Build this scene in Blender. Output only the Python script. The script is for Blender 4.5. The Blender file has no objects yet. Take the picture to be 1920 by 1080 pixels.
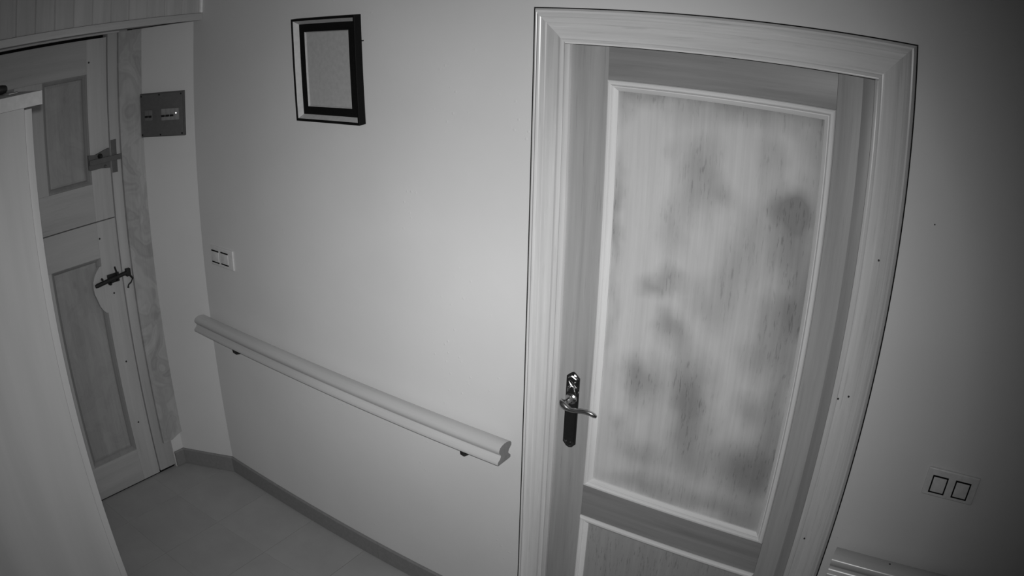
import bpy, bmesh, math, random
from mathutils import Vector, Matrix, Euler

random.seed(7)
scene = bpy.context.scene
COL = scene.collection

# ------------------------------------------------------------------ camera
# A ceiling-corner security camera with a wide, barrel-distorting lens.
CAM = Vector((1.121751, -1.733346, 2.108571))
cd = bpy.data.cameras.new('camera')
cam = bpy.data.objects.new('camera', cd)
COL.objects.link(cam)
R = (Matrix.Rotation(0.594488, 4, 'Z') @ Matrix.Rotation(math.pi / 2 - 0.346079, 4, 'X')
     @ Matrix.Rotation(0.022431, 4, 'Z'))
cam.matrix_world = Matrix.Translation(CAM) @ R
cd.type = 'PANO'
cd.sensor_fit = 'HORIZONTAL'
cd.sensor_width = 36.0
cd.sensor_height = 20.25
PX = 1920 / 36.0
cd.panorama_type = 'FISHEYE_LENS_POLYNOMIAL'
cd.fisheye_fov = math.radians(170)
cd.fisheye_polynomial_k0 = 0.0
cd.fisheye_polynomial_k1 = -0.0006914293 * PX
cd.fisheye_polynomial_k2 = 0.0
cd.fisheye_polynomial_k3 = -0.045398 * (PX / 1000) ** 3
cd.fisheye_polynomial_k4 = 0.000239 * (PX / 1000) ** 4
cd.clip_start = 0.01
scene.camera = cam

# ------------------------------------------------------------------ world, light, exposure
w = bpy.data.worlds.new('world')
scene.world = w
w.use_nodes = True
w.node_tree.nodes['Background'].inputs[0].default_value = (0.02, 0.02, 0.02, 1)
w.node_tree.nodes['Background'].inputs[1].default_value = 0.1

# the camera's own infrared lamp, a soft-edged beam just above the lens
LAMP_POWER = 252.0
ld = bpy.data.lights.new('infrared_lamp', 'SPOT')
ld.energy = LAMP_POWER
ld.spot_size = math.radians(170)
ld.spot_blend = 0.3
ld.shadow_soft_size = 0.012
ld.use_nodes = True
lo = bpy.data.objects.new('infrared_lamp', ld)
COL.objects.link(lo)
lo.matrix_world = (Matrix.Translation(CAM + Vector((0.0, 0.005, 0.035))) @ R @ Matrix.Rotation(math.radians(8), 4, 'Y') @ Matrix.Rotation(math.radians(-4.5), 4, 'X'))
nt = ld.node_tree
em = nt.nodes['Emission']
tc = nt.nodes.new('ShaderNodeTexCoord')
dot = nt.nodes.new('ShaderNodeVectorMath'); dot.operation = 'DOT_PRODUCT'
dot.inputs[1].default_value = (0, 0, -1)
ac = nt.nodes.new('ShaderNodeMath'); ac.operation = 'ARCCOSINE'
ab = nt.nodes.new('ShaderNodeMath'); ab.operation = 'ABSOLUTE'
ramp = nt.nodes.new('ShaderNodeValToRGB')
ramp.color_ramp.interpolation = 'B_SPLINE'
PROFILE = [(0.0, 1.0), (0.14, 0.86), (0.22, 0.70), (0.30, 0.57), (0.44, 0.385), (0.61, 0.180), (0.75, 0.068), (0.84, 0.030), (0.93, 0.010), (1.0, 0.004)]
el = ramp.color_ramp.elements
while len(el) < len(PROFILE):
    el.new(0.5)
for e, (p, v) in zip(el, PROFILE):
    e.position = p; e.color = (v, v, v, 1)
nt.links.new(tc.outputs['Normal'], dot.inputs[0])
nt.links.new(dot.outputs['Value'], ab.inputs[0])
nt.links.new(ab.outputs[0], ac.inputs[0])
nt.links.new(ac.outputs[0], ramp.inputs[0])
nt.links.new(ramp.outputs[0], em.inputs['Color'])
em.inputs['Strength'].default_value = 1.0

scene.view_settings.view_transform = 'Standard'
scene.view_settings.look = 'None'
scene.view_settings.exposure = 0.0
scene.view_settings.gamma = 1.0
scene.view_settings.use_curve_mapping = False

# ------------------------------------------------------------------ materials
def nodes_of(m):
    m.use_nodes = True
    return m.node_tree, m.node_tree.nodes['Principled BSDF']

def coords(nt, scale, rnd=True, mode='Object'):
    t = nt.nodes.new('ShaderNodeTexCoord')
    out = t.outputs[mode]
    if rnd:
        oi = nt.nodes.new('ShaderNodeObjectInfo')
        mu = nt.nodes.new('ShaderNodeMath'); mu.operation = 'MULTIPLY'; mu.inputs[1].default_value = 37.0
        nt.links.new(oi.outputs['Random'], mu.inputs[0])
        ad = nt.nodes.new('ShaderNodeVectorMath'); ad.operation = 'ADD'
        nt.links.new(out, ad.inputs[0]); nt.links.new(mu.outputs[0], ad.inputs[1])
        out = ad.outputs[0]
    mp = nt.nodes.new('ShaderNodeMapping')
    mp.inputs['Scale'].default_value = scale
    nt.links.new(out, mp.inputs[0])
    return mp.outputs[0]

def noise(nt, vec, scale, detail=3, rough=0.55, dist=0.0):
    n = nt.nodes.new('ShaderNodeTexNoise')
    n.inputs['Scale'].default_value = scale; n.inputs['Detail'].default_value = detail
    n.inputs['Roughness'].default_value = rough; n.inputs['Distortion'].default_value = dist
    nt.links.new(vec, n.inputs['Vector'])
    return n.outputs['Fac']

def maprange(nt, v, a, b, c, d, clamp=True):
    m = nt.nodes.new('ShaderNodeMapRange'); m.clamp = clamp
    for i, x in zip((1, 2, 3, 4), (a, b, c, d)): m.inputs[i].default_value = x
    nt.links.new(v, m.inputs[0])
    return m.outputs[0]

def math_(nt, op, a, b):
    m = nt.nodes.new('ShaderNodeMath'); m.operation = op
    for i, x in enumerate((a, b)):
        if isinstance(x, (int, float)): m.inputs[i].default_value = x
        else: nt.links.new(x, m.inputs[i])
    return m.outputs[0]

def bump(nt, bs, h, strength, dist=0.002):
    b = nt.nodes.new('ShaderNodeBump'); b.inputs['Strength'].default_value = strength
    b.inputs['Distance'].default_value = dist
    nt.links.new(h, b.inputs['Height']); nt.links.new(b.outputs[0], bs.inputs['Normal'])

def grey_to(nt, bs, v):
    c = nt.nodes.new('ShaderNodeCombineColor')
    for i in range(3): nt.links.new(v, c.inputs[i])
    nt.links.new(c.outputs[0], bs.inputs['Base Color'])

def plain(name, g, rough=0.5, metal=0.0, spec=0.5, coat=0.0):
    m = bpy.data.materials.new(name); nt, bs = nodes_of(m)
    bs.inputs['Base Color'].default_value = (g, g, g, 1)
    bs.inputs['Roughness'].default_value = rough
    bs.inputs['Metallic'].default_value = metal
    bs.inputs['Specular IOR Level'].default_value = spec
    bs.inputs['Coat Weight'].default_value = coat
    # slight uneven wear so that nothing is perfectly flat
    f = noise(nt, coords(nt, (1, 1, 1)), 60, 2)
    grey_to(nt, bs, maprange(nt, f, 0.3, 0.7, g * 0.93, g * 1.07))
    return m

RND = True
def wood(name, g, var=0.16, axis='Z', across=34, along=1.3, rough=0.42, figure=0.0, knots=0.0, bmp=0.25, broad=0.10, spec=0.4, streak=0.10):
    m = bpy.data.materials.new(name); nt, bs = nodes_of(m)
    s = [across] * 3; s['XYZ'.index(axis)] = along
    v = coords(nt, s, RND)
    f1 = noise(nt, v, 1.0, 5, 0.62, 0.35)
    s2 = [6.0] * 3; s2['XYZ'.index(axis)] = 0.9
    f2 = noise(nt, coords(nt, s2, RND), 1.0, 2, 0.5)
    a = maprange(nt, f1, 0.3, 0.7, -var, var)
    b = maprange(nt, f2, 0.3, 0.7, -broad, broad)
    tot = math_(nt, 'ADD', a, b)
    if figure:
        s3 = [7.0] * 3; s3['XYZ'.index(axis)] = 5.0
        vv = coords(nt, s3)
        wv = nt.nodes.new('ShaderNodeTexNoise')
        wv.inputs['Scale'].default_value = 1.0; wv.inputs['Detail'].default_value = 1.5; wv.inputs['Distortion'].default_value = 1.6
        nt.links.new(vv, wv.inputs['Vector'])
        k = math_(nt, 'MULTIPLY', wv.outputs['Fac'], 46.0)
        sn = math_(nt, 'SINE', k, 0.0)
        tot = math_(nt, 'ADD', tot, math_(nt, 'MULTIPLY', sn, figure * 0.45))
        tot = math_(nt, 'ADD', tot, maprange(nt, wv.outputs['Fac'], 0.35, 0.65, -figure, figure))
    if knots:
        s4 = [9.0] * 3; s4['XYZ'.index(axis)] = 5.0
        vo = nt.nodes.new('ShaderNodeTexVoronoi'); vo.inputs['Scale'].default_value = 1.0
        nt.links.new(coords(nt, s4), vo.inputs['Vector'])
        tot = math_(nt, 'ADD', tot, maprange(nt, vo.outputs['Distance'], 0.03, 0.13, -knots, 0.0))
    if streak:
        s5 = [120.0] * 3; s5['XYZ'.index(axis)] = 5.0
        fk = noise(nt, coords(nt, s5), 1.0, 4, 0.6, 0.1)
        tot = math_(nt, 'ADD', tot, maprange(nt, fk, 0.60, 0.70, 0.0, -streak))
        tot = math_(nt, 'ADD', tot, maprange(nt, fk, 0.30, 0.40, streak * 0.5, 0.0))
    val = math_(nt, 'MULTIPLY', math_(nt, 'ADD', tot, 1.0), g)
    grey_to(nt, bs, val)
    bs.inputs['Roughness'].default_value = rough
    bs.inputs['Specular IOR Level'].default_value = spec
    if bmp: bump(nt, bs, f1, bmp, 0.0015)
    return m

def plaster(name, g):
    m = bpy.data.materials.new(name); nt, bs = nodes_of(m)
    v = coords(nt, (1, 1, 1), rnd=False)
    f = noise(nt, v, 1.6, 4, 0.5)
    grey_to(nt, bs, maprange(nt, f, 0.3, 0.7, g * 0.95, g * 1.04))
    fine = noise(nt, v, 26, 5, 0.6)
    vo = nt.nodes.new('ShaderNodeTexVoronoi'); vo.inputs['Scale'].default_value = 34.0
    nt.links.new(v, vo.inputs['Vector'])
    spots = maprange(nt, vo.outputs['Distance'], 0.02, 0.16, 1.0, 0.0)
    where = maprange(nt, noise(nt, v, 3.2, 2), 0.54, 0.64, 0.0, 1.0)
    lumps = math_(nt, 'MULTIPLY', spots, where)
    h = math_(nt, 'ADD', math_(nt, 'MULTIPLY', fine, 0.35), lumps)
    bump(nt, bs, h, 0.32, 0.0022)
    bs.inputs['Roughness'].default_value = 0.62
    bs.inputs['Specular IOR Level'].default_value = 0.3
    return m

M = {}
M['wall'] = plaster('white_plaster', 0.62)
M['tile'] = None
M['grout'] = plain('grout', 0.05, 0.9)
M['skirt'] = plain('skirting_tile', 0.20, 0.55)
M['ceiling'] = plain('ceiling_paint', 0.35, 0.8)
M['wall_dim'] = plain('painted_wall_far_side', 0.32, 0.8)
M['stile'] = wood('door_stile_wood', 0.335, 0.13, 'Z', broad=0.14, streak=0.16)
M['edge_strip'] = wood('door_edge_wood', 0.27, 0.10, 'Z')
M['rail_wood'] = wood('door_rail_wood', 0.24, 0.16, 'X', broad=0.16)
M['bead'] = plain('corner_bead_white', 0.85, 0.3)
M['mould'] = wood('moulding_wood', 0.64, 0.06, 'Z', rough=0.38, bmp=0.12)
M['mould_x'] = wood('moulding_wood_level', 0.64, 0.06, 'X', rough=0.38, bmp=0.12)
M['casing'] = wood('casing_wood', 0.53, 0.13, 'Z', streak=0.18, rough=0.30, spec=0.5, knots=0.0, bmp=0.35, broad=0.14)
M['casing_x'] = wood('casing_wood_level', 0.66, 0.12, 'X', streak=0.18, rough=0.32, spec=0.5, bmp=0.35, broad=0.14)
M['rail'] = wood('handrail_wood', 0.46, 0.05, 'X', rough=0.25, spec=0.5, bmp=0.10, streak=0.05)
M['rail_end'] = plain('handrail_end_grain', 0.22, 0.6)
M['old_door'] = wood('old_door_wood', 0.44, 0.07, 'Z', rough=0.55, bmp=0.2, broad=0.08)
M['old_door_y'] = wood('old_door_wood_level', 0.41, 0.07, 'Y', rough=0.55, bmp=0.2, broad=0.08)
M['old_panel'] = wood('old_door_panel', 0.32, 0.08, 'Z', rough=0.6, knots=0.16, figure=0.05, bmp=0.2, broad=0.14)
M['old_mould'] = wood('old_door_moulding', 0.255, 0.08, 'Z', rough=0.6)
M['board'] = wood('figured_board', 0.34, 0.07, 'Z', rough=0.6, figure=0.13, bmp=0.2)
M['post'] = wood('post_wood', 0.42, 0.06, 'Z', rough=0.55)
M['plank'] = wood('cladding_wood', 0.42, 0.10, 'Z', across=22, rough=0.42, knots=0.22)
M['ledge'] = wood('ledge_wood', 0.47, 0.10, 'Y', rough=0.5, broad=0.12)
M['soffit'] = wood('soffit_wood', 0.34, 0.08, 'Y', rough=0.6)
RND = False
M['wardrobe'] = wood('wardrobe_laminate', 0.40, 0.05, 'Z', across=14, along=0.9, rough=0.5, bmp=0.03, broad=0.12, streak=0.0)
RND = True
M['wardrobe_top'] = plain('wardrobe_edge_white', 0.41, 0.5)
M['black_iron'] = plain('black_iron', 0.012, 0.55, 0.0, 0.4)
M['old_iron'] = plain('painted_iron', 0.11, 0.6)
M['black_frame'] = plain('black_frame_lacquer', 0.005, 0.6, spec=0.12)
M['silver'] = plain('silvered_bevel', 0.42, 0.5)
M['mat_board'] = plain('black_mount', 0.006, 0.8, spec=0.1)
M['picture'] = plain('grey_print', 0.38, 0.6, spec=0.2)
M['mat_edge'] = plain('mount_edge', 0.42, 0.7)
M['box_grey'] = plain('fuse_box_grey', 0.085, 0.55)
M['box_plate'] = plain('fuse_box_cover', 0.105, 0.5)
M['breaker_dark'] = plain('breaker_dark_grey', 0.15, 0.5)
M['breaker'] = plain('breaker_grey', 0.24, 0.5)
M['black_plastic'] = plain('black_plastic', 0.01, 0.4)
M['switch'] = plain('white_switch', 0.60, 0.35, spec=0.5)
M['matt_black'] = plain('black_rocker_surround', 0.004, 0.8, spec=0.1)
M['handle'] = plain('black_nickel', 0.50, 0.24, 1.0)
M['handle_plate'] = plain('black_lacquered_plate', 0.012, 0.10, 0.0, 0.9)
M['nail'] = plain('nail_steel', 0.02, 0.5)
M['near_black'] = plain('matt_black', 0.01, 0.9, spec=0.1)

# floor tiles
m = bpy.data.materials.new('floor_tile'); nt, bs = nodes_of(m)
v = coords(nt, (1, 1, 1))
f = noise(nt, v, 5, 4, 0.6)
oi = nt.nodes.new('ShaderNodeObjectInfo')
g = math_(nt, 'ADD', maprange(nt, f, 0.3, 0.7, 0.30, 0.345), maprange(nt, oi.outputs['Random'], 0, 1, -0.006, 0.006))
grey_to(nt, bs, g)
bs.inputs['Roughness'].default_value = 0.5
M['tile'] = m

# the large door panel: pale veneer, its varnish worn in cloudy patches
def blotched(name, base, light):
    m = bpy.data.materials.new(name); nt, bs = nodes_of(m)
    t = nt.nodes.new('ShaderNodeTexCoord')
    mp = nt.nodes.new('ShaderNodeMapping'); nt.links.new(t.outputs['Object'], mp.inputs[0])
    wob = nt.nodes.new('ShaderNodeTexNoise'); wob.inputs['Scale'].default_value = 7.0; wob.inputs['Detail'].default_value = 3
    nt.links.new(mp.outputs[0], wob.inputs['Vector'])
    sub = nt.nodes.new('ShaderNodeVectorMath'); sub.operation = 'SUBTRACT'; sub.inputs[1].default_value = (0.5, 0.5, 0.5)
    nt.links.new(wob.outputs['Color'], sub.inputs[0])
    sc = nt.nodes.new('ShaderNodeVectorMath'); sc.operation = 'SCALE'; sc.inputs['Scale'].default_value = 0.10
    nt.links.new(sub.outputs[0], sc.inputs[0])
    ad = nt.nodes.new('ShaderNodeVectorMath'); ad.operation = 'ADD'
    nt.links.new(t.outputs['Object'], ad.inputs[0]); nt.links.new(sc.outputs[0], ad.inputs[1])
    acc = None
    for (x, z, rx, rz, a) in [(p, q_, r1 * 1.25, r2 * 1.35, k_ * 0.88) for p, q_, r1, r2, k_ in STAINS]:
        s = nt.nodes.new('ShaderNodeVectorMath'); s.operation = 'SUBTRACT'; s.inputs[1].default_value = (x, 0, z)
        nt.links.new(ad.outputs[0], s.inputs[0])
        q = nt.nodes.new('ShaderNodeVectorMath'); q.operation = 'MULTIPLY'; q.inputs[1].default_value = (1 / rx, 0, 1 / rz)
        nt.links.new(s.outputs[0], q.inputs[0])
        ln = nt.nodes.new('ShaderNodeVectorMath'); ln.operation = 'LENGTH'; nt.links.new(q.outputs[0], ln.inputs[0])
        mr = nt.nodes.new('ShaderNodeMapRange'); mr.interpolation_type = 'SMOOTHSTEP'
        for i, k in zip((1, 2, 3, 4), (0.0, 1.55, a, 0.0)): mr.inputs[i].default_value = k
        nt.links.new(ln.outputs['Value'], mr.inputs[0])
        acc = mr.outputs[0] if acc is None else math_(nt, 'ADD', acc, mr.outputs[0])
    grain = noise(nt, coords(nt, (60, 60, 1.6), rnd=False), 1.0, 6, 0.65, 0.2)
    cloud = noise(nt, coords(nt, (5, 5, 2.6), rnd=False), 1.0, 3, 0.55)
    k = math_(nt, 'MULTIPLY', math_(nt, 'ADD', acc, maprange(nt, cloud, 0.35, 0.65, -0.06, 0.12)), 1.0)
    k = maprange(nt, k, 0.0, 1.0, light, base)
    gr = maprange(nt, grain, 0.3, 0.7, 0.90, 1.08)
    # worn streaks show most in the dark patches
    fl = noise(nt, coords(nt, (170, 170, 26), rnd=False), 1.0, 3, 0.6)
    st = math_(nt, 'MULTIPLY', maprange(nt, fl, 0.58, 0.68, 0.0, 0.30), maprange(nt, acc, 0.05, 0.7, 0.12, 1.0))
    val = math_(nt, 'MULTIPLY', math_(nt, 'MULTIPLY', k, gr), math_(nt, 'SUBTRACT', 1.0, st))
    grey_to(nt, bs, val)
    bump(nt, bs, grain, 0.12, 0.001)
    bs.inputs['Roughness'].default_value = 0.48
    bs.inputs['Specular IOR Level'].default_value = 0.35
    return m
# (x, z, radius x, radius z, amount) in door coordinates, metres from the hinge-side floor corner of the opening
STAINS = [
    (0.486, 1.759, 0.044, 0.077, 0.7), (0.552, 1.722, 0.029, 0.031, 0.5), (0.675, 1.838, 0.029, 0.046, 0.5), (0.713, 1.729, 0.04, 0.046, 0.8), (0.763, 1.726, 0.037, 0.04, 0.75),
    (0.719, 1.677, 0.05, 0.062, 0.5), (0.425, 1.626, 0.031, 0.07, 0.45), (0.405, 1.825, 0.021, 0.023, 0.25), (0.62, 1.67, 0.036, 0.054, 0.3), (0.262, 1.681, 0.02, 0.093, 0.5),
    (0.264, 1.593, 0.02, 0.062, 0.4), (0.264, 1.33, 0.017, 0.139, 0.35), (0.701, 1.62, 0.057, 0.062, 0.4), (0.603, 1.545, 0.043, 0.062, 0.5), (0.389, 1.445, 0.04, 0.025, 0.7),
    (0.437, 1.484, 0.029, 0.022, 0.6), (0.549, 1.438, 0.064, 0.054, 0.5), (0.43, 1.357, 0.031, 0.031, 0.4), (0.346, 1.944, 0.086, 0.019, 0.5), (0.53, 1.942, 0.157, 0.038, 0.5),
    (0.731, 1.943, 0.129, 0.034, 0.5), (0.782, 1.895, 0.036, 0.077, 0.4), (0.261, 1.921, 0.026, 0.054, 0.45), (0.79, 1.656, 0.043, 0.17, 0.5), (0.777, 1.503, 0.079, 0.124, 0.5),
    (0.72, 1.44, 0.057, 0.046, 0.4), (0.372, 1.17, 0.054, 0.059, 0.95), (0.515, 1.224, 0.057, 0.074, 0.75), (0.529, 1.121, 0.054, 0.062, 0.7), (0.548, 0.996, 0.057, 0.07, 0.7),
    (0.694, 1.19, 0.043, 0.034, 0.5), (0.704, 1.335, 0.057, 0.046, 0.55), (0.697, 0.982, 0.069, 0.074, 0.9), (0.319, 1.025, 0.029, 0.031, 0.4), (0.397, 0.946, 0.064, 0.039, 0.5),
    (0.371, 0.836, 0.086, 0.023, 0.4), (0.781, 1.0, 0.051, 0.116, 0.7), (0.76, 0.82, 0.086, 0.046, 0.6), (0.497, 0.847, 0.114, 0.034, 0.45), (0.634, 0.847, 0.086, 0.028, 0.4),
    (0.447, 1.331, 0.043, 0.031, 0.5), (0.778, 1.185, 0.043, 0.093, 0.45), (0.783, 1.336, 0.031, 0.139, 0.4), (0.525, 1.968, 0.36, 0.022, 0.4),
]
M['panel'] = blotched('door_panel_veneer', 0.235, 0.54)
SAVE = STAINS
STAINS = [(0.5, 0.4, 0.6, 0.5, 0.8)]
M['panel_low'] = blotched('door_lower_panel_veneer', 0.26, 0.40)
STAINS = SAVE

# indicator lamp on the breaker
m = bpy.data.materials.new('indicator_glow'); nt, bs = nodes_of(m)
bs.inputs['Emission Color'].default_value = (1, 1, 1, 1); bs.inputs['Emission Strength'].default_value = 3.0
M['glow'] = m

# ------------------------------------------------------------------ builders
def props(o, label=None, cat=None, group=None, kind=None):
    if label: o['label'] = label
    if cat: o['category'] = cat
    if group: o['group'] = group
    if kind: o['kind'] = kind
    return o

def root(name, loc, label=None, cat=None, group=None, kind=None, rot=(0, 0, 0)):
    o = bpy.data.objects.new(name, None)
    o.empty_display_size = 0.05
    o.location = loc; o.rotation_euler = rot
    COL.objects.link(o)
    o['_loc'] = tuple(loc)
    return props(o, label, cat, group, kind)

def origin_of(o):
    v = Vector((0, 0, 0))
    while o is not None:
        v += o.location
        o = o.parent
    return v

class MB:
    """collects shapes given in world coordinates (or, with local=True, in the parent's own)"""
    def __init__(self): self.bm = bmesh.new()
    def box(self, x0, x1, y0, y1, z0, z1, bev=0.0, seg=2, mi=0):
        b = bmesh.new()
        bmesh.ops.create_cube(b, size=1)
        for v in b.verts:
            v.co = Vector(((x0 + x1) / 2 + v.co.x * abs(x1 - x0), (y0 + y1) / 2 + v.co.y * abs(y1 - y0), (z0 + z1) / 2 + v.co.z * abs(z1 - z0)))
        if bev: bmesh.ops.bevel(b, geom=b.edges[:], offset=bev, segments=seg, affect='EDGES', profile=0.6)
        return self._join(b, mi)
    def _join(self, b, mi=0):
        for f in b.faces: f.material_index = mi
        me = bpy.data.meshes.new('t'); b.to_mesh(me); b.free()
        self.bm.from_mesh(me); bpy.data.meshes.remove(me)
        return self
    def poly(self, pts0, pts1, mi=0, mi_end=None):
        """loft between two matching outlines and cap both ends"""
        b = self.bm
        A = [b.verts.new(p) for p in pts0]; B = [b.verts.new(p) for p in pts1]
        n = len(A)
        for i in range(n):
            f = b.faces.new((A[i], A[(i + 1) % n], B[(i + 1) % n], B[i])); f.material_index = mi
        for k, c in enumerate((A[::-1], B)):
            f = b.faces.new(c); f.material_index = mi if mi_end is None else mi_end
        return self
    def tube(self, pts, rad, n=10, caps=True):
        pts = [Vector(p) for p in pts]
        if not isinstance(rad, (list, tuple)): rad = [rad] * len(pts)
        rings = []
        up = Vector((0.13, 0.21, 0.97)).normalized()
        for i, p in enumerate(pts):
            t = (pts[min(i + 1, len(pts) - 1)] - pts[max(i - 1, 0)]).normalized()
            a = t.cross(up)
            if a.length < 0.05: a = t.cross(Vector((1, 0, 0)))
            a.normalize(); c = t.cross(a).normalized()
            r = rad[i]
            ra, rb = r if isinstance(r, (list, tuple)) else (r, r)
            rings.append([self.bm.verts.new(p + a * math.cos(2 * math.pi * k / n) * ra + c * math.sin(2 * math.pi * k / n) * rb) for k in range(n)])
        for A, B in zip(rings, rings[1:]):
            for k in range(n): self.bm.faces.new((A[k], A[(k + 1) % n], B[(k + 1) % n], B[k]))
        if caps:
            self.bm.faces.new(rings[0][::-1]); self.bm.faces.new(rings[-1])
        return self
    def lathe(self, base, axis, prof, n=20):
        """prof: (distance along axis, radius)"""
        axis = Vector(axis).normalized(); base = Vector(base)
        a = axis.orthogonal().normalized(); c = axis.cross(a)
        rings = []
        for d, r in prof:
            r = max(r, 1e-5)
            rings.append([self.bm.verts.new(base + axis * d + (a * math.cos(2 * math.pi * k / n) + c * math.sin(2 * math.pi * k / n)) * r) for k in range(n)])
        for A, B in zip(rings, rings[1:]):
            for k in range(n): self.bm.faces.new((A[k], A[(k + 1) % n], B[(k + 1) % n], B[k]))
        self.bm.faces.new(rings[0][::-1]); self.bm.faces.new(rings[-1])
        return self
    def build(self, name, mat, parent=None, loc=None, local=False, smooth=False, label=None, cat=None, group=None, kind=None):
        bmesh.ops.remove_doubles(self.bm, verts=self.bm.verts[:], dist=1e-6)
        bmesh.ops.recalc_face_normals(self.bm, faces=self.bm.faces[:])
        if loc is None:
            if local or not self.bm.verts: loc = Vector((0, 0, 0))
            else:
                lo_ = [min(v.co[i] for v in self.bm.verts) for i in range(3)]; hi_ = [max(v.co[i] for v in self.bm.verts) for i in range(3)]
                loc = Vector(((lo_[0] + hi_[0]) / 2, (lo_[1] + hi_[1]) / 2, lo_[2])) if parent is None else origin_of(parent)
        loc = Vector(loc)
        for v in self.bm.verts: v.co -= loc
        me = bpy.data.meshes.new(name); self.bm.to_mesh(me); self.bm.free()
        for mm in (mat if isinstance(mat, (list, tuple)) else [mat]): me.materials.append(mm)
        o = bpy.data.objects.new(name, me); COL.objects.link(o)
        if parent is not None:
            o.parent = parent
            o.location = (0, 0, 0) if local else loc - origin_of(parent)
        else: o.location = loc
        if smooth:
            for p in me.polygons: p.use_smooth = True
            me.set_sharp_from_angle(angle=math.radians(38))
        return props(o, label, cat, group, kind)

def box(name, d, mat, parent=None, bev=0.0, **k):
    return MB().box(*d, bev=bev).build(name, mat, parent, smooth=bool(bev), **k)

def extrude_y(outline, y0, y1):      # outline in (x, z)
    return [(x, y0, z) for x, z in outline], [(x, y1, z) for x, z in outline]
def extrude_x(outline, x0, x1):      # outline in (y, z)
    return [(x0, y, z) for y, z in outline], [(x1, y, z) for y, z in outline]

# ------------------------------------------------------------------ room
XD = -1.995            # face of the old front door
Y0 = 0.0               # face of the long wall
YB = -1.86             # wall behind the camera
XR = 2.60
H = 2.62
DX0, DX1, DZ = 0.100, 0.928, 2.070      # opening of the inner door

wb = MB()
wb.box(-2.35, DX0, 0, 0.16, -0.02, H); wb.box(DX1, XR + 0.15, 0, 0.16, -0.02, H); wb.box(DX0, DX1, 0, 0.16, DZ, H)
wb.build('wall_back', M['wall'], label='long white plastered wall carrying the picture, handrails and inner door', cat='wall', kind='structure')

# angled return wall between the long wall and the front door
A = Vector((-1.985, -0.145)); B = Vector((-1.715, 0.0))
U = (B - A).normalized(); N = Vector((U.y, -U.x))      # N points into the room
def rw(u, off, z):
    p = A + U * u + N * off
    return (p.x, p.y, z)
L = (B - A).length
b = MB(); b.poly([rw(0, 0, -0.02), rw(L, 0, -0.02), (-1.715, 0.0, -0.02), (-1.99, 0.0, -0.02)][:2] + [(-1.99, 0.0, -0.02)],
                 [rw(0, 0, 2.19), rw(L, 0, 2.19), (-1.99, 0.0, 2.19)])
b.build('wall_corner', M['wall'], label='narrow angled white wall between the front door and the long wall', cat='wall', kind='structure')

b = MB()
b.box(-2.25, -1.985, -0.21, 0.0, -0.02, 2.19)
b.box(-2.25, -1.985, YB - 0.02, -1.20, -0.02, 2.19)
b.box(-2.25, -1.985, YB - 0.02, 0.0, 2.215, H)
b.box(-2.25, -2.08, -1.20, -0.21, -0.02, 2.215)
b.build('wall_left', M['wall'], label='end wall that holds the old wooden front door', cat='wall', kind='structure')
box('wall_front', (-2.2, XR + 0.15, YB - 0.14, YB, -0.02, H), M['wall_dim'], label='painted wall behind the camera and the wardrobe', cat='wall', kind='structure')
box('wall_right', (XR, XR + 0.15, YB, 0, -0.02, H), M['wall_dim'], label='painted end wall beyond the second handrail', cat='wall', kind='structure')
box('ceiling', (-2.2, XR + 0.1, YB - 0.1, 0.1, H, H + 0.08), M['ceiling'], label='plain white ceiling above the hall', cat='ceiling', kind='structure')

# floor: grout bed with separate tiles, laid slightly askew to the walls
fl = box('floor', (-2.25, XR + 0.1, YB - 0.1, 0.05, -0.06, -0.008), M['grout'], label='dark grey tiled hall floor', cat='floor', kind='structure')
TA, TS, T0, TY = 0.0511, 0.3323, -1.4430, -0.2680
room = [(-2.0, YB), (XR, YB), (XR, 0.0), (-1.715, 0.0), (-1.985, -0.145), (-2.0, -0.145)]
room = [(-2.0, YB), (XR, YB), (XR, 0.0), (-1.715, 0.0), (-2.0, -0.152)]
def clip(poly, clipper):
    out = poly
    for i in range(len(clipper)):
        a = Vector(clipper[i]); bb = Vector(clipper[(i + 1) % len(clipper)]); e = bb - a
        inp, out = out, []
        for j in range(len(inp)):
            p, q = Vector(inp[j]), Vector(inp[(j + 1) % len(inp)])
            sp = e.x * (p.y - a.y) - e.y * (p.x - a.x); sq = e.x * (q.y - a.y) - e.y * (q.x - a.x)
            if sp >= 0: out.append(p)
            if (sp >= 0) != (sq >= 0): out.append(p + (q - p) * (sp / (sp - sq)))
        if len(out) < 3: return []
    return out
nrm = math.sqrt(1 + TA * TA)
def grid(u, v_):   # u = x + TA*y, v_ = y - TA*x
    return ((u - TA * v_) / (nrm * nrm), (v_ + TA * u) / (nrm * nrm))
G = 0.0013
for i in range(-3, 13):
    for j in range(-3, 8):
        u0 = T0 + i * TS + G; u1 = u0 + TS - 2 * G
        v1 = TY - (j - 1) * TS - 0.0003; v0 = v1 - TS + 0.0006
        pl = clip([Vector(grid(u0, v0)), Vector(grid(u1, v0)), Vector(grid(u1, v1)), Vector(grid(u0, v1))], room)
        if len(pl) < 3: continue
        area = abs(sum(pl[k].x * pl[(k + 1) % len(pl)].y - pl[(k + 1) % len(pl)].x * pl[k].y for k in range(len(pl)))) / 2
        if area < 4e-4: continue
        b = MB(); b.poly([(p.x, p.y, -0.008) for p in pl], [(p.x, p.y, 0.0) for p in pl])
        b.build('tile', M['tile'], fl)

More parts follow.
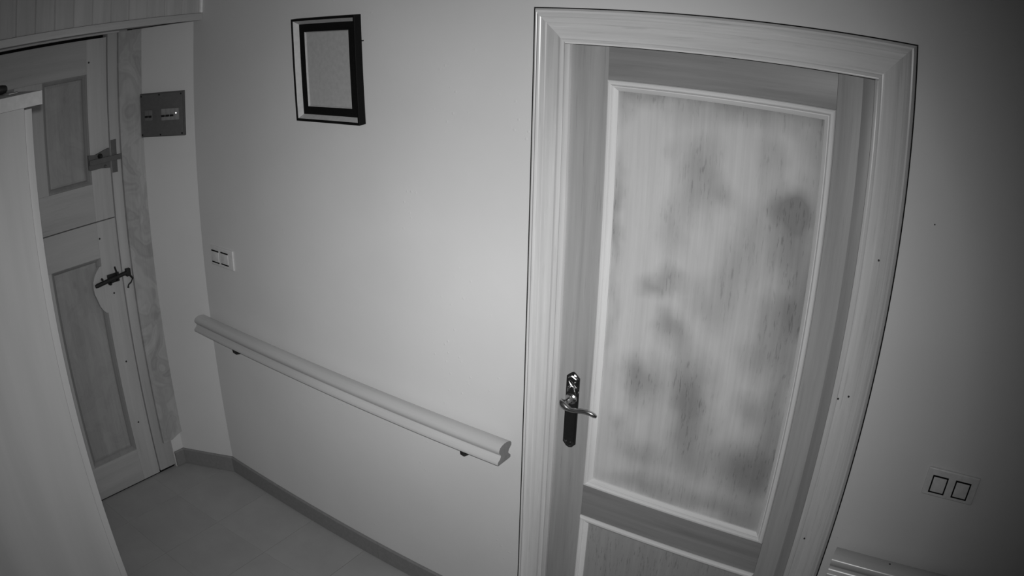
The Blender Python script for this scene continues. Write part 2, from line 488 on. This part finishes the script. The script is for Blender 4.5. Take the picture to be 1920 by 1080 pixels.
# skirting tiles
def skirting(name, p0, p1, label):
    p0, p1 = Vector(p0), Vector(p1); d = (p1 - p0); ln = d.length; d.normalize(); n = Vector((d.y, -d.x))
    r = root(name, (p0.x, p0.y, 0), label, 'skirting', kind='structure')
    k = max(1, round(ln / TS)); s = ln / k
    for i in range(k):
        a = p0 + d * (i * s + (0.0006 if i else 0)); c = p0 + d * ((i + 1) * s - (0.0006 if i < k - 1 else 0))
        prof = [(0.0, 0.004), (0.011, 0.004), (0.011, 0.084), (0.006, 0.089), (0.0, 0.089)]
        b = MB(); b.poly([(a.x + n.x * t, a.y + n.y * t, z) for t, z in prof], [(c.x + n.x * t, c.y + n.y * t, z) for t, z in prof])
        b.build('tile', M['skirt'], r)
skirting('baseboard_back', (-1.718, 0), (-0.003, 0), 'dark skirting tiles along the long wall left of the inner door')
skirting('baseboard_right', (1.019, 0), (XR, 0), 'dark skirting tiles along the long wall right of the inner door')
skirting('baseboard_corner', (-1.985, -0.145), (-1.715, 0.0), 'short dark skirting tile on the angled wall')
skirting('baseboard_left', (-1.985, -0.206), (-1.985, -0.147), 'tiny dark skirting piece beside the front door post')

# ------------------------------------------------------------------ inner door with panels
DR = root('door_2', (0.0, 0.006, 0.0), 'pale panelled wooden inner door with a cloudy veneer panel and black handle', 'door', kind='structure')
LX0, LX1, LY = 0.118, 0.914, 0.006      # leaf
PX0, PX1 = 0.226, 0.824
Z = dict(top=2.062, p1t=1.976, p1b=0.776, p2t=0.656, p2b=0.16)
def part(name, d, mat, bev=0.0015, **k): return box(name, d, mat, DR, bev, **k)
part('stile', (LX0, PX0, LY, LY + 0.04, 0.012, Z['top']), M['stile'])
part('stile', (PX1, LX1, LY, LY + 0.04, 0.012, Z['top']), M['stile'])
part('edge_strip', (0.886, LX1 + 0.0005, LY - 0.0012, LY, 0.012, Z['top'] - 0.0005), M['edge_strip'], bev=0.0005, label='darker strip along the hinge edge of the door')
part('rail', (PX0, PX1, LY, LY + 0.04, Z['p1t'], Z['top']), M['rail_wood'], label='darker top rail of the door')
part('rail', (PX0, PX1, LY, LY + 0.04, Z['p2t'], Z['p1b']), M['rail_wood'], label='darker middle rail of the door')
part('rail', (PX0, PX1, LY, LY + 0.04, 0.012, Z['p2b']), M['rail_wood'], label='darker bottom rail of the door')
o = box('panel', (PX0, PX1, LY + 0.008, LY + 0.024, Z['p1b'], Z['p1t']), M['panel'], DR, label='tall pale panel clouded with darker patches')
# material reads metres in door coordinates
o = box('panel', (PX0, PX1, LY + 0.008, LY + 0.024, Z['p2b'], Z['p2t']), M['panel_low'], DR, label='lower panel, darker and evenly grained')
MP = [(0, 0.004), (0, -0.003), (0.002, -0.008), (0.006, -0.0105), (0.011, -0.0105), (0.014, -0.007), (0.0155, -0.0035), (0.018, -0.0035), (0.024, 0.001), (0.028, 0.0045), (0.028, 0.010), (0.0, 0.010)]
def ring(x0, x1, z0, z1, prof, y, parent, mz, mx, name='moulding'):
    def pt(wd, t, cx, cz):      # corner signs
        return ((x0 + wd) if cx < 0 else (x1 - wd), y + t, (z0 + wd) if cz < 0 else (z1 - wd))
    for c0, c1, mat in (((-1, -1), (-1, 1), mz), ((1, -1), (1, 1), mz), ((-1, 1), (1, 1), mx), ((-1, -1), (1, -1), mx)):
        b = MB(); b.poly([pt(wd, t, *c0) for wd, t in prof], [pt(wd, t, *c1) for wd, t in prof])
        b.build(name, mat, parent)
ring(PX0, PX1, Z['p1b'], Z['p1t'], MP, LY, DR, M['mould'], M['mould_x'])
ring(PX0, PX1, Z['p2b'], Z['p2t'], MP, LY, DR, M['mould'], M['mould_x'])

# door handle on its long plate
def arch(cx, hw, z0, z1, cut=0.016):
    return [(cx - hw, z0 + cut), (cx - hw * 0.45, z0 + 0.003), (cx, z0), (cx + hw * 0.45, z0 + 0.003), (cx + hw, z0 + cut),
            (cx + hw, z1 - cut), (cx + hw * 0.6, z1 - cut * 0.5), (cx + hw * 0.25, z1 - 0.002), (cx, z1), (cx - hw * 0.25, z1 - 0.002), (cx - hw * 0.6, z1 - cut * 0.5), (cx - hw, z1 - cut)]
hc = 0.1665
HP = bpy.data.objects.new('handle', None); COL.objects.link(HP); HP.parent = DR; HP.location = (hc, -0.006, 1.02)
HP['label'] = 'black lever handle on a long pointed plate'
b = MB()
b.poly([(x, LY, z) for x, z in arch(hc, 0.0215, 0.892, 1.146)], [(x, LY - 0.003, z) for x, z in arch(hc, 0.0215, 0.892, 1.146)])
b.poly([(x, LY - 0.003, z) for x, z in arch(hc, 0.0185, 0.896, 1.142)], [(x, LY - 0.0065, z) for x, z in arch(hc, 0.0150, 0.901, 1.137)])
b.build('backplate', M['handle_plate'], HP)
# raised ornament around the spindle and thumb-turn
b = MB()
b.lathe((hc, LY - 0.006, 1.062), (0, -1, 0), [(0, 0.0185), (0.004, 0.0175), (0.007, 0.013), (0.010, 0.0105), (0.032, 0.0095), (0.036, 0.0105)], 24)
b.build('collar', M['handle'], HP, smooth=True)
b = MB()
for s in (-1, 1):
    b.tube([(hc + s * 0.013, LY - 0.0075, 1.082), (hc + s * 0.010, LY - 0.0095, 1.097), (hc - s * 0.002, LY - 0.0105, 1.108), (hc - s * 0.010, LY - 0.009, 1.117)], [0.002, 0.003, 0.003, 0.0018], 8)
b.tube([(hc - 0.013, LY - 0.008, 1.127), (hc, LY - 0.0095, 1.135), (hc + 0.013, LY - 0.008, 1.127)], [0.0018, 0.0028, 0.0018], 8)
b.build('ornament', M['handle'], HP, smooth=True)
b = MB()
b.tube([(0.152, LY - 0.043, 1.070), (0.158, LY - 0.047, 1.066), (0.166, LY - 0.049, 1.061), (0.178, LY - 0.050, 1.054), (0.192, LY - 0.050, 1.051), (0.208, LY - 0.050, 1.053),
        (0.224, LY - 0.050, 1.058), (0.240, LY - 0.049, 1.060), (0.253, LY - 0.047, 1.058), (0.264, LY - 0.044, 1.053), (0.270, LY - 0.041, 1.049)],
       [0.0045, 0.009, 0.0115, 0.0095, 0.0075, 0.0070, 0.0070, 0.0070, 0.0070, 0.0068, 0.004], 16)
b.build('lever', M['handle'], HP, smooth=True)
for dx, z in ((-0.0095, 1.117), (0.0095, 1.117), (-0.0075, 0.915), (0.0075, 0.915)):
    b = MB(); b.lathe((hc + dx, LY - 0.006, z), (0, -1, 0), [(0, 0.0027), (0.0016, 0.0024), (0.0022, 0.0012)], 10)
    b.build('screw', M['handle'], HP, smooth=True)

# casing around the inner door, mitred
TR = root('trim_1', (0.56, 0.0, 0.0), 'moulded varnished wooden casing around the inner door', 'door casing', kind='structure')
CX0, CX1, CZ = 0.010, 1.0145, 2.158
CP = [(0, 0.0), (0, 0.006), (0.002, 0.0115), (0.006, 0.0180), (0.010, 0.0185), (0.0115, 0.0175), (0.014, 0.0195), (0.018, 0.0215), (0.022, 0.0200), (0.025, 0.0182), (0.038, 0.0160), (0.0405, 0.0148),
      (0.052, 0.0128), (0.064, 0.0102), (0.074, 0.0088), (0.078, 0.0098), (0.081, 0.0100), (0.084, 0.0075), (0.087, 0.0062), (0.090, 0.0050), (0.090, 0.0)]
b = MB(); b.poly([(CX0 + a, -t, 0.0) for a, t in CP], [(CX0 + a, -t, CZ - a) for a, t in CP]); b.build('casing_board', M['casing'], TR)
b = MB(); b.poly([(CX1 - a, -t, 0.0) for a, t in CP], [(CX1 - a, -t, CZ - a) for a, t in CP]); b.build('casing_board', M['casing'], TR)
b = MB(); b.poly([(CX0 + a, -t, CZ - a) for a, t in CP], [(CX1 - a, -t, CZ - a) for a, t in CP]); b.build('casing_board', M['casing_x'], TR)
# thin near-black strips on the plaster along the casing's outer edges
box('dark_strip', (CX0 - 0.0085, CX0 - 0.0002, -0.0012, -0.0002, 0.092, CZ), M['near_black'], TR)
box('dark_strip', (CX1 + 0.0002, CX1 + 0.0035, -0.0012, -0.0002, 0.092, CZ), M['near_black'], TR)
box('dark_strip', (CX0 - 0.0085, CX1 + 0.0035, -0.0012, -0.0002, CZ + 0.0002, CZ + 0.0032), M['near_black'], TR)
# jamb lining between casing and leaf
box('jamb', (0.100, 0.1165, -0.004, 0.10, 0.0, 2.0635), M['casing'], TR, 0.003)
box('jamb', (0.9155, 0.928, -0.004, 0.10, 0.0, 2.0635), M['casing'], TR, 0.003)
box('jamb', (0.100, 0.928, -0.004, 0.10, 2.0635, 2.070), M['casing_x'], TR, 0.002)
for x, z in ((0.972, 1.652), (0.935, 1.285), (0.962, 1.300), (0.945, 0.846)):
    b = MB(); b.lathe((x, -0.0095 if x < 0.96 else -0.014, z), (0, -1, 0), [(0, 0.0028), (0.0025, 0.0024)], 10); b.build('nail', M['nail'], TR)

# ------------------------------------------------------------------ handrails
RP = [(-0.0270, 0.861), (-0.0225, 0.853), (-0.0230, 0.846), (-0.0300, 0.840), (-0.0365, 0.834), (-0.0385, 0.826), (-0.0360, 0.819), (-0.0295, 0.815), (-0.0265, 0.810), (-0.0265, 0.803),
      (-0.0300, 0.8015), (-0.0915, 0.8015), (-0.0950, 0.803), (-0.0955, 0.810), (-0.0925, 0.815), (-0.0850, 0.819), (-0.0800, 0.826), (-0.0785, 0.831), (-0.0810, 0.836), (-0.0865, 0.841),
      (-0.0890, 0.847), (-0.0885, 0.854), (-0.0840, 0.861), (-0.0740, 0.8660), (-0.0600, 0.8685), (-0.0460, 0.8675), (-0.0340, 0.8650)]
def handrail(x0, x1, brackets, label, marks=()):
    r = root('handrail', ((x0 + x1) / 2, -0.0585, 0.80), label, 'handrail', 'wooden handrails on the long wall')
    b = MB(); b.poly(*extrude_x(RP, x0, x1), mi=0, mi_end=1)
    b.build('rail', [M['rail'], M['rail_end']], r, smooth=True)
    for x in brackets:
        b = MB()
        b.lathe((x, 0.0, 0.752), (0, -1, 0), [(0, 0.022), (0.003, 0.022), (0.007, 0.014), (0.009, 0.008)], 20)
        b.tube([(x, -0.006, 0.752), (x, -0.030, 0.753), (x, -0.047, 0.757), (x, -0.0585, 0.768), (x, -0.0605, 0.782), (x, -0.0605, 0.798)], 0.0068, 12)
        b.box(x - 0.028, x + 0.028, -0.078, -0.044, 0.7975, 0.8015, 0.001)
        b.build('bracket', M['black_iron'], r, smooth=True)
    for x, y in marks:
        b = MB(); b.lathe((x, y, 0.8660), (0, 0, 1), [(0, 0.0035), (0.0022, 0.0032)], 10); b.build('screw', M['nail'], r)
    return r
handrail(-1.722, -0.024, (-1.452, -0.192), 'long pale wooden handrail on the wall left of the inner door')
handrail(1.048, 2.45, (1.32, 2.2), 'pale wooden handrail starting right of the inner door, mostly out of view', ((1.217, -0.05),))

# ------------------------------------------------------------------ old front door (split into two leaves)
FD = root('door_1', (XD, -0.74, 0.0), 'old panelled wooden front door split into upper and lower leaf', 'door', kind='structure')
def fbox(name, y0, y1, z0, z1, mat, x0=XD - 0.045, x1=XD, bev=0.0015, **k): return box(name, (x0, x1, y0, y1, z0, z1), mat, FD, bev, **k)
yR, yL = -0.317, -1.165
for (z0, z1, pz0, pz1, oa, ob) in ((1.3545, 2.1735, 1.526, 2.018, -0.655, -0.80), (0.008, 1.3495, 0.190, 1.186, -0.695, -0.80)):
    fbox('stile', -0.422, yR, z0, z1, M['old_door'])
    fbox('stile', yL, -1.045, z0, z1, M['old_door'])
    fbox('stile', ob, oa, pz0, pz1, M['old_door'])
    fbox('rail', -1.045, -0.422, z0, pz0, M['old_door_y'])
    fbox('rail', -1.045, -0.422, pz1, z1, M['old_door_y'])
    for a, c in ((-0.422, oa), (ob, -1.045)):
        # fielded panel: sunk flat with a sloping margin
        d0, d1, mg = XD - 0.030, XD - 0.022, 0.030
        y_a, y_b = min(a, c), max(a, c)
        b = MB()
        o0 = [(d0, y_a, pz0), (d0, y_b, pz0), (d0, y_b, pz1), (d0, y_a, pz1)]
        i0 = [(d1, y_a + mg, pz0 + mg), (d1, y_b - mg, pz0 + mg), (d1, y_b - mg, pz1 - mg), (d1, y_a + mg, pz1 - mg)]
        bk = [(XD - 0.045, y, z) for _, y, z in o0]
        V = [b.bm.verts.new(p) for p in o0 + i0 + bk]
        for k in range(4):
            b.bm.faces.new((V[k], V[(k + 1) % 4], V[4 + (k + 1) % 4], V[4 + k])); b.bm.faces.new((V[8 + k], V[8 + (k + 1) % 4], V[(k + 1) % 4], V[k]))
        b.bm.faces.new(V[4:8]); b.bm.faces.new(V[8:12][::-1])
        b.build('panel', M['old_panel'], FD)
        mp_ = [(0.0, -0.006), (0.006, -0.008), (0.016, -0.0165), (0.020, -0.0235), (0.020, -0.030), (0.0, -0.030)]
        cs = [(y_a, pz0, 1, 1), (y_b, pz0, -1, 1), (y_b, pz1, -1, -1), (y_a, pz1, 1, -1)]
        for k in range(4):
            c0, c1 = cs[k], cs[(k + 1) % 4]
            b = MB(); b.poly([(XD + t, c0[0] + c0[2] * i, c0[1] + c0[3] * i) for i, t in mp_], [(XD + t, c1[0] + c1[2] * i, c1[1] + c1[3] * i) for i, t in mp_])
            b.build('moulding', M['old_mould'], FD)
# shaped wooden block that widens the stile behind the lower bolt
BL = [(-0.4215, 1.150), (-0.437, 1.146), (-0.455, 1.128), (-0.470, 1.108), (-0.480, 1.083), (-0.483, 1.055), (-0.480, 1.028), (-0.470, 0.998), (-0.460, 0.965), (-0.447, 0.942), (-0.432, 0.926), (-0.4215, 0.924)]
b = MB(); b.poly(*extrude_x(BL, XD - 0.029, XD + 0.002)); b.build('lock_block', M['old_door'], FD, label='curved wooden block behind the lower bolt')
# painted rim lock with its keeper on the post
b = MB()
b.poly(*extrude_x([(-0.437, 1.592), (-0.430, 1.588), (-0.372, 1.589), (-0.323, 1.582), (-0.323, 1.672), (-0.345, 1.668), (-0.398, 1.654), (-0.437, 1.658)], XD, XD + 0.012))
b.build('rim_lock', M['old_iron'], FD, label='dark painted rim lock plate')
b = MB()
b.box(XD + 0.012, XD + 0.022, -0.434, -0.240, 1.612, 1.636, 0.002)
b.build('bolt_bar', M['old_iron'], FD)
b = MB(); b.box(XD + 0.0065, XD + 0.0105, -0.3115, -0.2830, 1.556, 1.705, 0.001); b.build('lock_keeper', M['old_iron'], FD, smooth=True, label='upright keeper strap of the rim lock')
b = MB(); b.lathe((XD + 0.012, -0.376, 1.645), (1, 0, 0), [(0, 0.012), (0.006, 0.012), (0.012, 0.008), (0.016, 0.009), (0.020, 0.005)], 16); b.build('knob', M['black_iron'], FD, smooth=True)
b = MB(); b.lathe((XD + 0.012, -0.350, 1.594), (1, 0, 0), [(0, 0.007), (0.006, 0.006), (0.009, 0.003)], 12); b.build('knob', M['old_iron'], FD, smooth=True)
# black sliding bolt
bx = XD + 0.004
b = MB()
b.box(bx, bx + 0.004, -0.402, -0.335, 1.056, 1.100, 0.001)
b.tube([(bx + 0.012, -0.476, 1.068), (bx + 0.012, -0.465, 1.069), (bx + 0.012, -0.330, 1.083), (bx + 0.012, -0.284, 1.087)], [0.008, 0.0105, 0.0095, 0.0105], 12)
b.build('sliding_bolt', M['black_iron'], FD, smooth=True, label='black iron sliding bolt')
b = MB(); b.tube([(bx + 0.016, -0.350, 1.090), (bx + 0.022, -0.357, 1.112), (bx + 0.026, -0.364, 1.134)], [0.006, 0.005, 0.0045], 10); b.build('bolt_lever', M['black_iron'], FD, smooth=True)
for y, z, r_ in ((-0.390, 1.057, 0.009), (-0.349, 1.064, 0.007), (-0.432, 1.088, 0.006)):
    b = MB(); b.lathe((bx, y, z), (1, 0, 0), [(0, r_), (0.010, r_ * 0.9), (0.016, r_ * 0.5)], 12); b.build('rivet', M['black_iron'], FD, smooth=True)
b = MB()
b.box(bx, bx + 0.022, -0.300, -0.276, 1.068, 1.104, 0.002)
b.tube([(bx + 0.014, -0.280, 1.070), (bx + 0.016, -0.268, 1.052), (bx + 0.016, -0.280, 1.036), (bx + 0.016, -0.296, 1.028), (bx + 0.016, -0.300, 1.014)], [0.006, 0.005, 0.004, 0.0035, 0.0055], 10)
b.build('bolt_keeper', M['black_iron'], FD, smooth=True)
for y, z in ((-0.413, 1.274), (-0.374, 1.006), (-0.371, 0.659), (-0.374, 0.329), (-0.41, 2.07)):
    b = MB(); b.lathe((XD + (0.002 if z == 1.006 else 0), y, z), (1, 0, 0), [(0, 0.0048), (0.002, 0.004)], 10); b.build('nail', M['nail'], FD)

# frame of the front door: post, head and figured cover board
FT = root('trim_2', (XD, -0.23, 0.0), 'wooden post and figured cover board beside the old front door', 'door frame', kind='structure')
b = MB(); b.box(-2.07, XD + 0.006, -0.3125, -0.206, 0.016, 2.20, 0.002); b.build('post', M['post'], FT, smooth=True)
b = MB(); b.poly(*extrude_x([(-0.262, 0.166), (-0.205, 0.168), (-0.170, 0.182), (-0.137, 0.192), (-0.137, 2.189), (-0.262, 2.189)], XD + 0.0065, XD + 0.024)); b.build('cover_board', M['board'], FT, label='wide board with wavy dark figure')
b = MB(); b.box(-2.07, XD + 0.006, -1.19, -0.3125, 2.1865, 2.2135, 0.002); b.build('head', M['ledge'], FT, smooth=True)
b = MB(); b.box(-2.07, XD + 0.006, -1.19, -1.172, 0.01, 2.178, 0.002); b.build('post', M['post'], FT, smooth=True)
b = MB(); b.box(-2.075, XD - 0.012, -1.19, -0.206, -0.002, 0.006); b.build('threshold', M['near_black'], FT)
b = MB(); b.box(-2.075, XD - 0.047, -1.17, -0.3130, 2.150, 2.186); b.build('gap_shade', M['near_black'], FT)  # near-black strip painting the shade behind the gap over the door

# ------------------------------------------------------------------ boarded box above the front door
XC = -1.645
UP = root('wall_upper', (XC, -0.9, 2.19), 'boarded box of upright planks above the front door', 'cladding', kind='structure')
ys = [-0.013 - 0.0880 * k for k in range(22)]
for y1, y0 in zip(ys, ys[1:]):
    if y0 < YB: y0 = YB + 0.001
    if y1 <= YB + 0.01: break
    g_ = 0.004
    prof = [(y0 + 0.0004, -0.016), (y0 + 0.0004, -0.003), (y0 + g_, 0.0), (y1 - 0.0035, 0.0), (y1 - 0.0004, -0.002), (y1 - 0.0004, -0.016)]
    b = MB(); b.poly([(XC + t, y, 2.2235) for y, t in prof], [(XC + t, y, H - 0.002) for y, t in prof]); b.build('plank', M['plank'], UP)
b = MB(); b.box(XC - 0.016, XC + 0.010, -0.0125, -0.0008, 2.2235, H - 0.002, 0.002); b.build('corner_bead', M['bead'], UP, smooth=True, label='bright corner bead')
b = MB(); b.box(XC - 0.03, XC + 0.006, YB + 0.001, -0.001, 2.191, 2.2225, 0.003); b.build('ledge', M['ledge'], UP, smooth=True)
b = MB(); b.box(-1.986, XC - 0.030, YB + 0.001, -0.001, 2.1955, 2.212); b.build('soffit', M['soffit'], UP)
b = MB(); b.box(-1.984, -1.965, -1.19, -0.262, 2.1870, 2.1955, 0.002); b.build('batten', M['ledge'], UP, smooth=True)

# ------------------------------------------------------------------ picture frame, hanging tipped forward
PF = root('picture_frame', (-0.791, -0.001, 1.786), 'black box frame with a blank grey picture, leaning off the wall', 'picture', rot=(math.atan(0.027 / 0.37), 0, 0))
fw, fh, fd = 0.161, 0.366, 0.030
def fring(prof, name, mat):     # prof: (inset, y)
    b = MB()
    cs = [(-1, 0), (1, 0), (1, 1), (-1, 1)]
    def pt(i, y, c): return (c[0] * (fw - i), y, i if c[1] == 0 else fh - i)
    for k in range(4):
        b.poly([pt(i, y, cs[k]) for i, y in prof], [pt(i, y, cs[(k + 1) % 4]) for i, y in prof])
    return b.build(name, mat, PF, local=True)
fring([(0, 0), (0, -fd + 0.001), (0.001, -fd), (0.0065, -fd), (0.0085, -fd + 0.002), (0.0085, 0)], 'moulding', M['black_frame'])
fring([(0.0087, -0.002), (0.0087, -fd + 0.0025), (0.0215, -0.0105), (0.0215, -0.002)], 'bevel', M['silver'])
fring([(0.0217, -0.002), (0.0217, -0.0105), (0.050, -0.0105), (0.050, -0.002)], 'mount', M['mat_board'])
fring([(0.0502, -0.002), (0.0502, -0.0115), (0.0535, -0.006), (0.0535, -0.002)], 'mount_edge', M['mat_edge'])
b = MB(); b.box(-fw + 0.0537, fw - 0.0537, -0.005, -0.002, 0.0537, fh - 0.0537); b.build('picture', M['picture'], PF, local=True)
b = MB(); b.lathe((-0.644, 0.001, 2.062), (0, -1, 0), [(0, 0.0025), (0.012, 0.0022), (0.0125, 0.005), (0.014, 0.005)], 12)
b.build('nail', M['black_iron'], None, smooth=True, label='small dark nail in the wall right of the picture frame', cat='nail')
b = MB(); b.lathe((1.098, 0.001, 1.761), (0, -1, 0), [(0, 0.002), (0.003, 0.0018)], 10)
b.build('nail', M['nail'], None, label='tiny dark nail head in the bare wall right of the inner door', cat='nail')

# ------------------------------------------------------------------ light switches
def switch(name, x0, x1, z0, z1, rockers, label, full=True):
    r = root(name, ((x0 + x1) / 2, 0, z0), label, 'switch', 'double light switches')
    b = MB(); b.box(x0, x1, -0.009, 0.0, z0, z1, 0.0035, 3); b.build('plate', M['switch'], r, smooth=True)
    for a, c, d, e in rockers:
        for z0_, z1_ in (((d, e),) if full else ((d, d + 0.005), (e - 0.005, e))):
            b = MB(); b.box(a, c, -0.0098 if full else -0.0120, -0.0085, z0_, z1_); b.build('surround', M['matt_black'], r)
        i = 0.0042 if full else 0.0
        b = MB(); b.box(a + i, c - i, -0.0108 if full else -0.0115, -0.0088, d + (i or 0.005), e - (i or 0.005), 0.0012); b.build('rocker', M['switch'], r, smooth=True)
switch('light_switch', 1.232, 1.389, 1.083, 1.164, ((1.2500, 1.2975, 1.0930, 1.1450), (1.3195, 1.3675, 1.0930, 1.1450)), 'double white light switch with black-edged rockers right of the inner door')
switch('light_switch', -1.634, -1.456, 1.118, 1.205, ((-1.622, -1.567, 1.131, 1.187), (-1.547, -1.492, 1.133, 1.189)), 'double white light switch near the far corner below the fuse box height', full=False)

# ------------------------------------------------------------------ fuse box on the angled wall
ang = math.atan2(U.y, U.x)
FB = root('fuse_box', rw(0.13, 0.0, 1.687), 'dark grey fuse box with breakers and a glowing lamp on the angled wall', 'fuse box', rot=(0, 0, ang))
def fb(name, u0, u1, d0, d1, z0, z1, mat, bev=0.001, **k):      # d = distance off the wall
    b = MB(); b.box(u0 - 0.13, u1 - 0.13, -d1, -d0, z0 - 1.687, z1 - 1.687, bev); return b.build(name, mat, FB, local=True, smooth=True, **k)
fb('body', 0.013, 0.260, 0.0, 0.014, 1.688, 1.888, M['box_grey'], 0.002)
fb('cover', 0.018, 0.255, 0.0142, 0.020, 1.693, 1.883, M['box_plate'], 0.002)
for u0, u1, z0, z1, n in ((0.048, 0.090, 1.765, 1.812, 2), (0.142, 0.238, 1.762, 1.814, 4)):
    w_ = (u1 - u0) / n
    for k in range(n):
        a = u0 + k * w_
        g_ = bpy.data.objects.new('breaker', None); COL.objects.link(g_); g_.parent = FB
        b = MB(); b.box(a + 0.0005 - 0.13, a + w_ - 0.0005 - 0.13, -0.028, -0.020, z0 - 1.687, z1 - 1.687, 0.0008)
        b.build('housing', M['breaker'] if n == 4 else M['breaker_dark'], g_, local=True, smooth=True)
        zc = (z0 + z1) / 2
        if not (n == 4 and k == 3):
            b = MB(); b.box(a + 0.003 - 0.13, a + w_ - 0.003 - 0.13, -0.035, -0.028, zc - 1.687 - 0.010, zc - 1.687 - 0.001, 0.0008)
            b.build('toggle', M['black_plastic'], g_, local=True, smooth=True)
b = MB(); b.lathe((0.226 - 0.13, -0.028, 1.7925 - 1.687), (0, -1, 0), [(0, 0.0055), (0.001, 0.0055), (0.002, 0.0045)], 16); b.build('lamp_bezel', M['black_plastic'], FB, local=True)
b = MB(); b.lathe((0.226 - 0.13, -0.030, 1.7925 - 1.687), (0, -1, 0), [(0, 0.0030), (0.002, 0.0026), (0.003, 0.0012)], 14); b.build('indicator_lamp', M['glow'], FB, local=True, label='small glowing white indicator lamp')
for u, z in ((0.024, 1.876), (0.249, 1.876), (0.024, 1.700), (0.249, 1.700), (0.128, 1.878), (0.128, 1.698)):
    b = MB(); b.lathe((u - 0.13, -0.0195, z - 1.687), (0, -1, 0), [(0, 0.0045), (0.0015, 0.004)], 12); b.build('screw', M['black_plastic'], FB, local=True)

# ------------------------------------------------------------------ wardrobe at the left
WX1, WX0, WF, WB = -0.589, -1.14, -1.194, -1.84
WR = root('wardrobe', ((WX0 + WX1) / 2, -1.5, 0), 'tall white wardrobe with an overhanging top, standing close at the left', 'wardrobe')
def wbx(name, d, mat=None, bev=0.001, **k): return box(name, d, mat or M['wardrobe'], WR, bev, **k)
wbx('side_panel', (WX1 - 0.018, WX1, WB, WF, 0.0, 2.009))
wbx('side_panel', (WX0, WX0 + 0.018, WB, WF, 0.0, 2.009))
wbx('back_panel', (WX0 + 0.018, WX1 - 0.018, WB, WB + 0.006, 0.05, 2.009))
wbx('shelf', (WX0 + 0.018, WX1 - 0.018, WB + 0.006, WF, 0.07, 0.088))
wbx('plinth', (WX0 + 0.018, WX1 - 0.018, WF - 0.03, WF - 0.015, 0.0, 0.07))
wbx('door', (WX0 + 0.001, WX1 - 0.001, WF + 0.0006, WF + 0.0215, 0.07, 2.0045))
wbx('top_board', (WX0 - 0.01, WX1 + 0.0015, WB, -1.142, 2.0092, 2.0425), M['wardrobe_top'], 0.0015)
# small things lying on the wardrobe
CN = root('canister', (-0.87, -1.25, 2.0425), 'small black rounded canister lying on top of the white wardrobe', 'canister')
b = MB(); b.lathe((-0.885, -1.37, 2.0555), (0.10, 0.995, 0), [(0, 0.009), (0.002, 0.012), (0.006, 0.0130), (0.150, 0.0130), (0.155, 0.0125)], 24); b.build('body', M['black_plastic'], CN, smooth=True)
b = MB(); b.lathe((-0.8694, -1.2148, 2.0555), (0.10, 0.995, 0), [(0, 0.0125), (0.001, 0.0132), (0.040, 0.0128), (0.050, 0.0105), (0.055, 0.006)], 24); b.build('cap', M['black_iron'], CN, smooth=True)
b = MB(); b.poly([(-0.80, -1.19, 2.0426), (-0.76, -1.185, 2.0426), (-0.755, -1.160, 2.0426), (-0.785, -1.150, 2.0426), (-0.81, -1.165, 2.0426)],
                 [(-0.80, -1.19, 2.0434), (-0.76, -1.185, 2.0442), (-0.755, -1.160, 2.0434), (-0.785, -1.150, 2.0455), (-0.81, -1.165, 2.0436)])
b.build('paper_slip', M['silver'], None, label='small pale scrap of paper beside the black canister on the wardrobe', cat='paper')
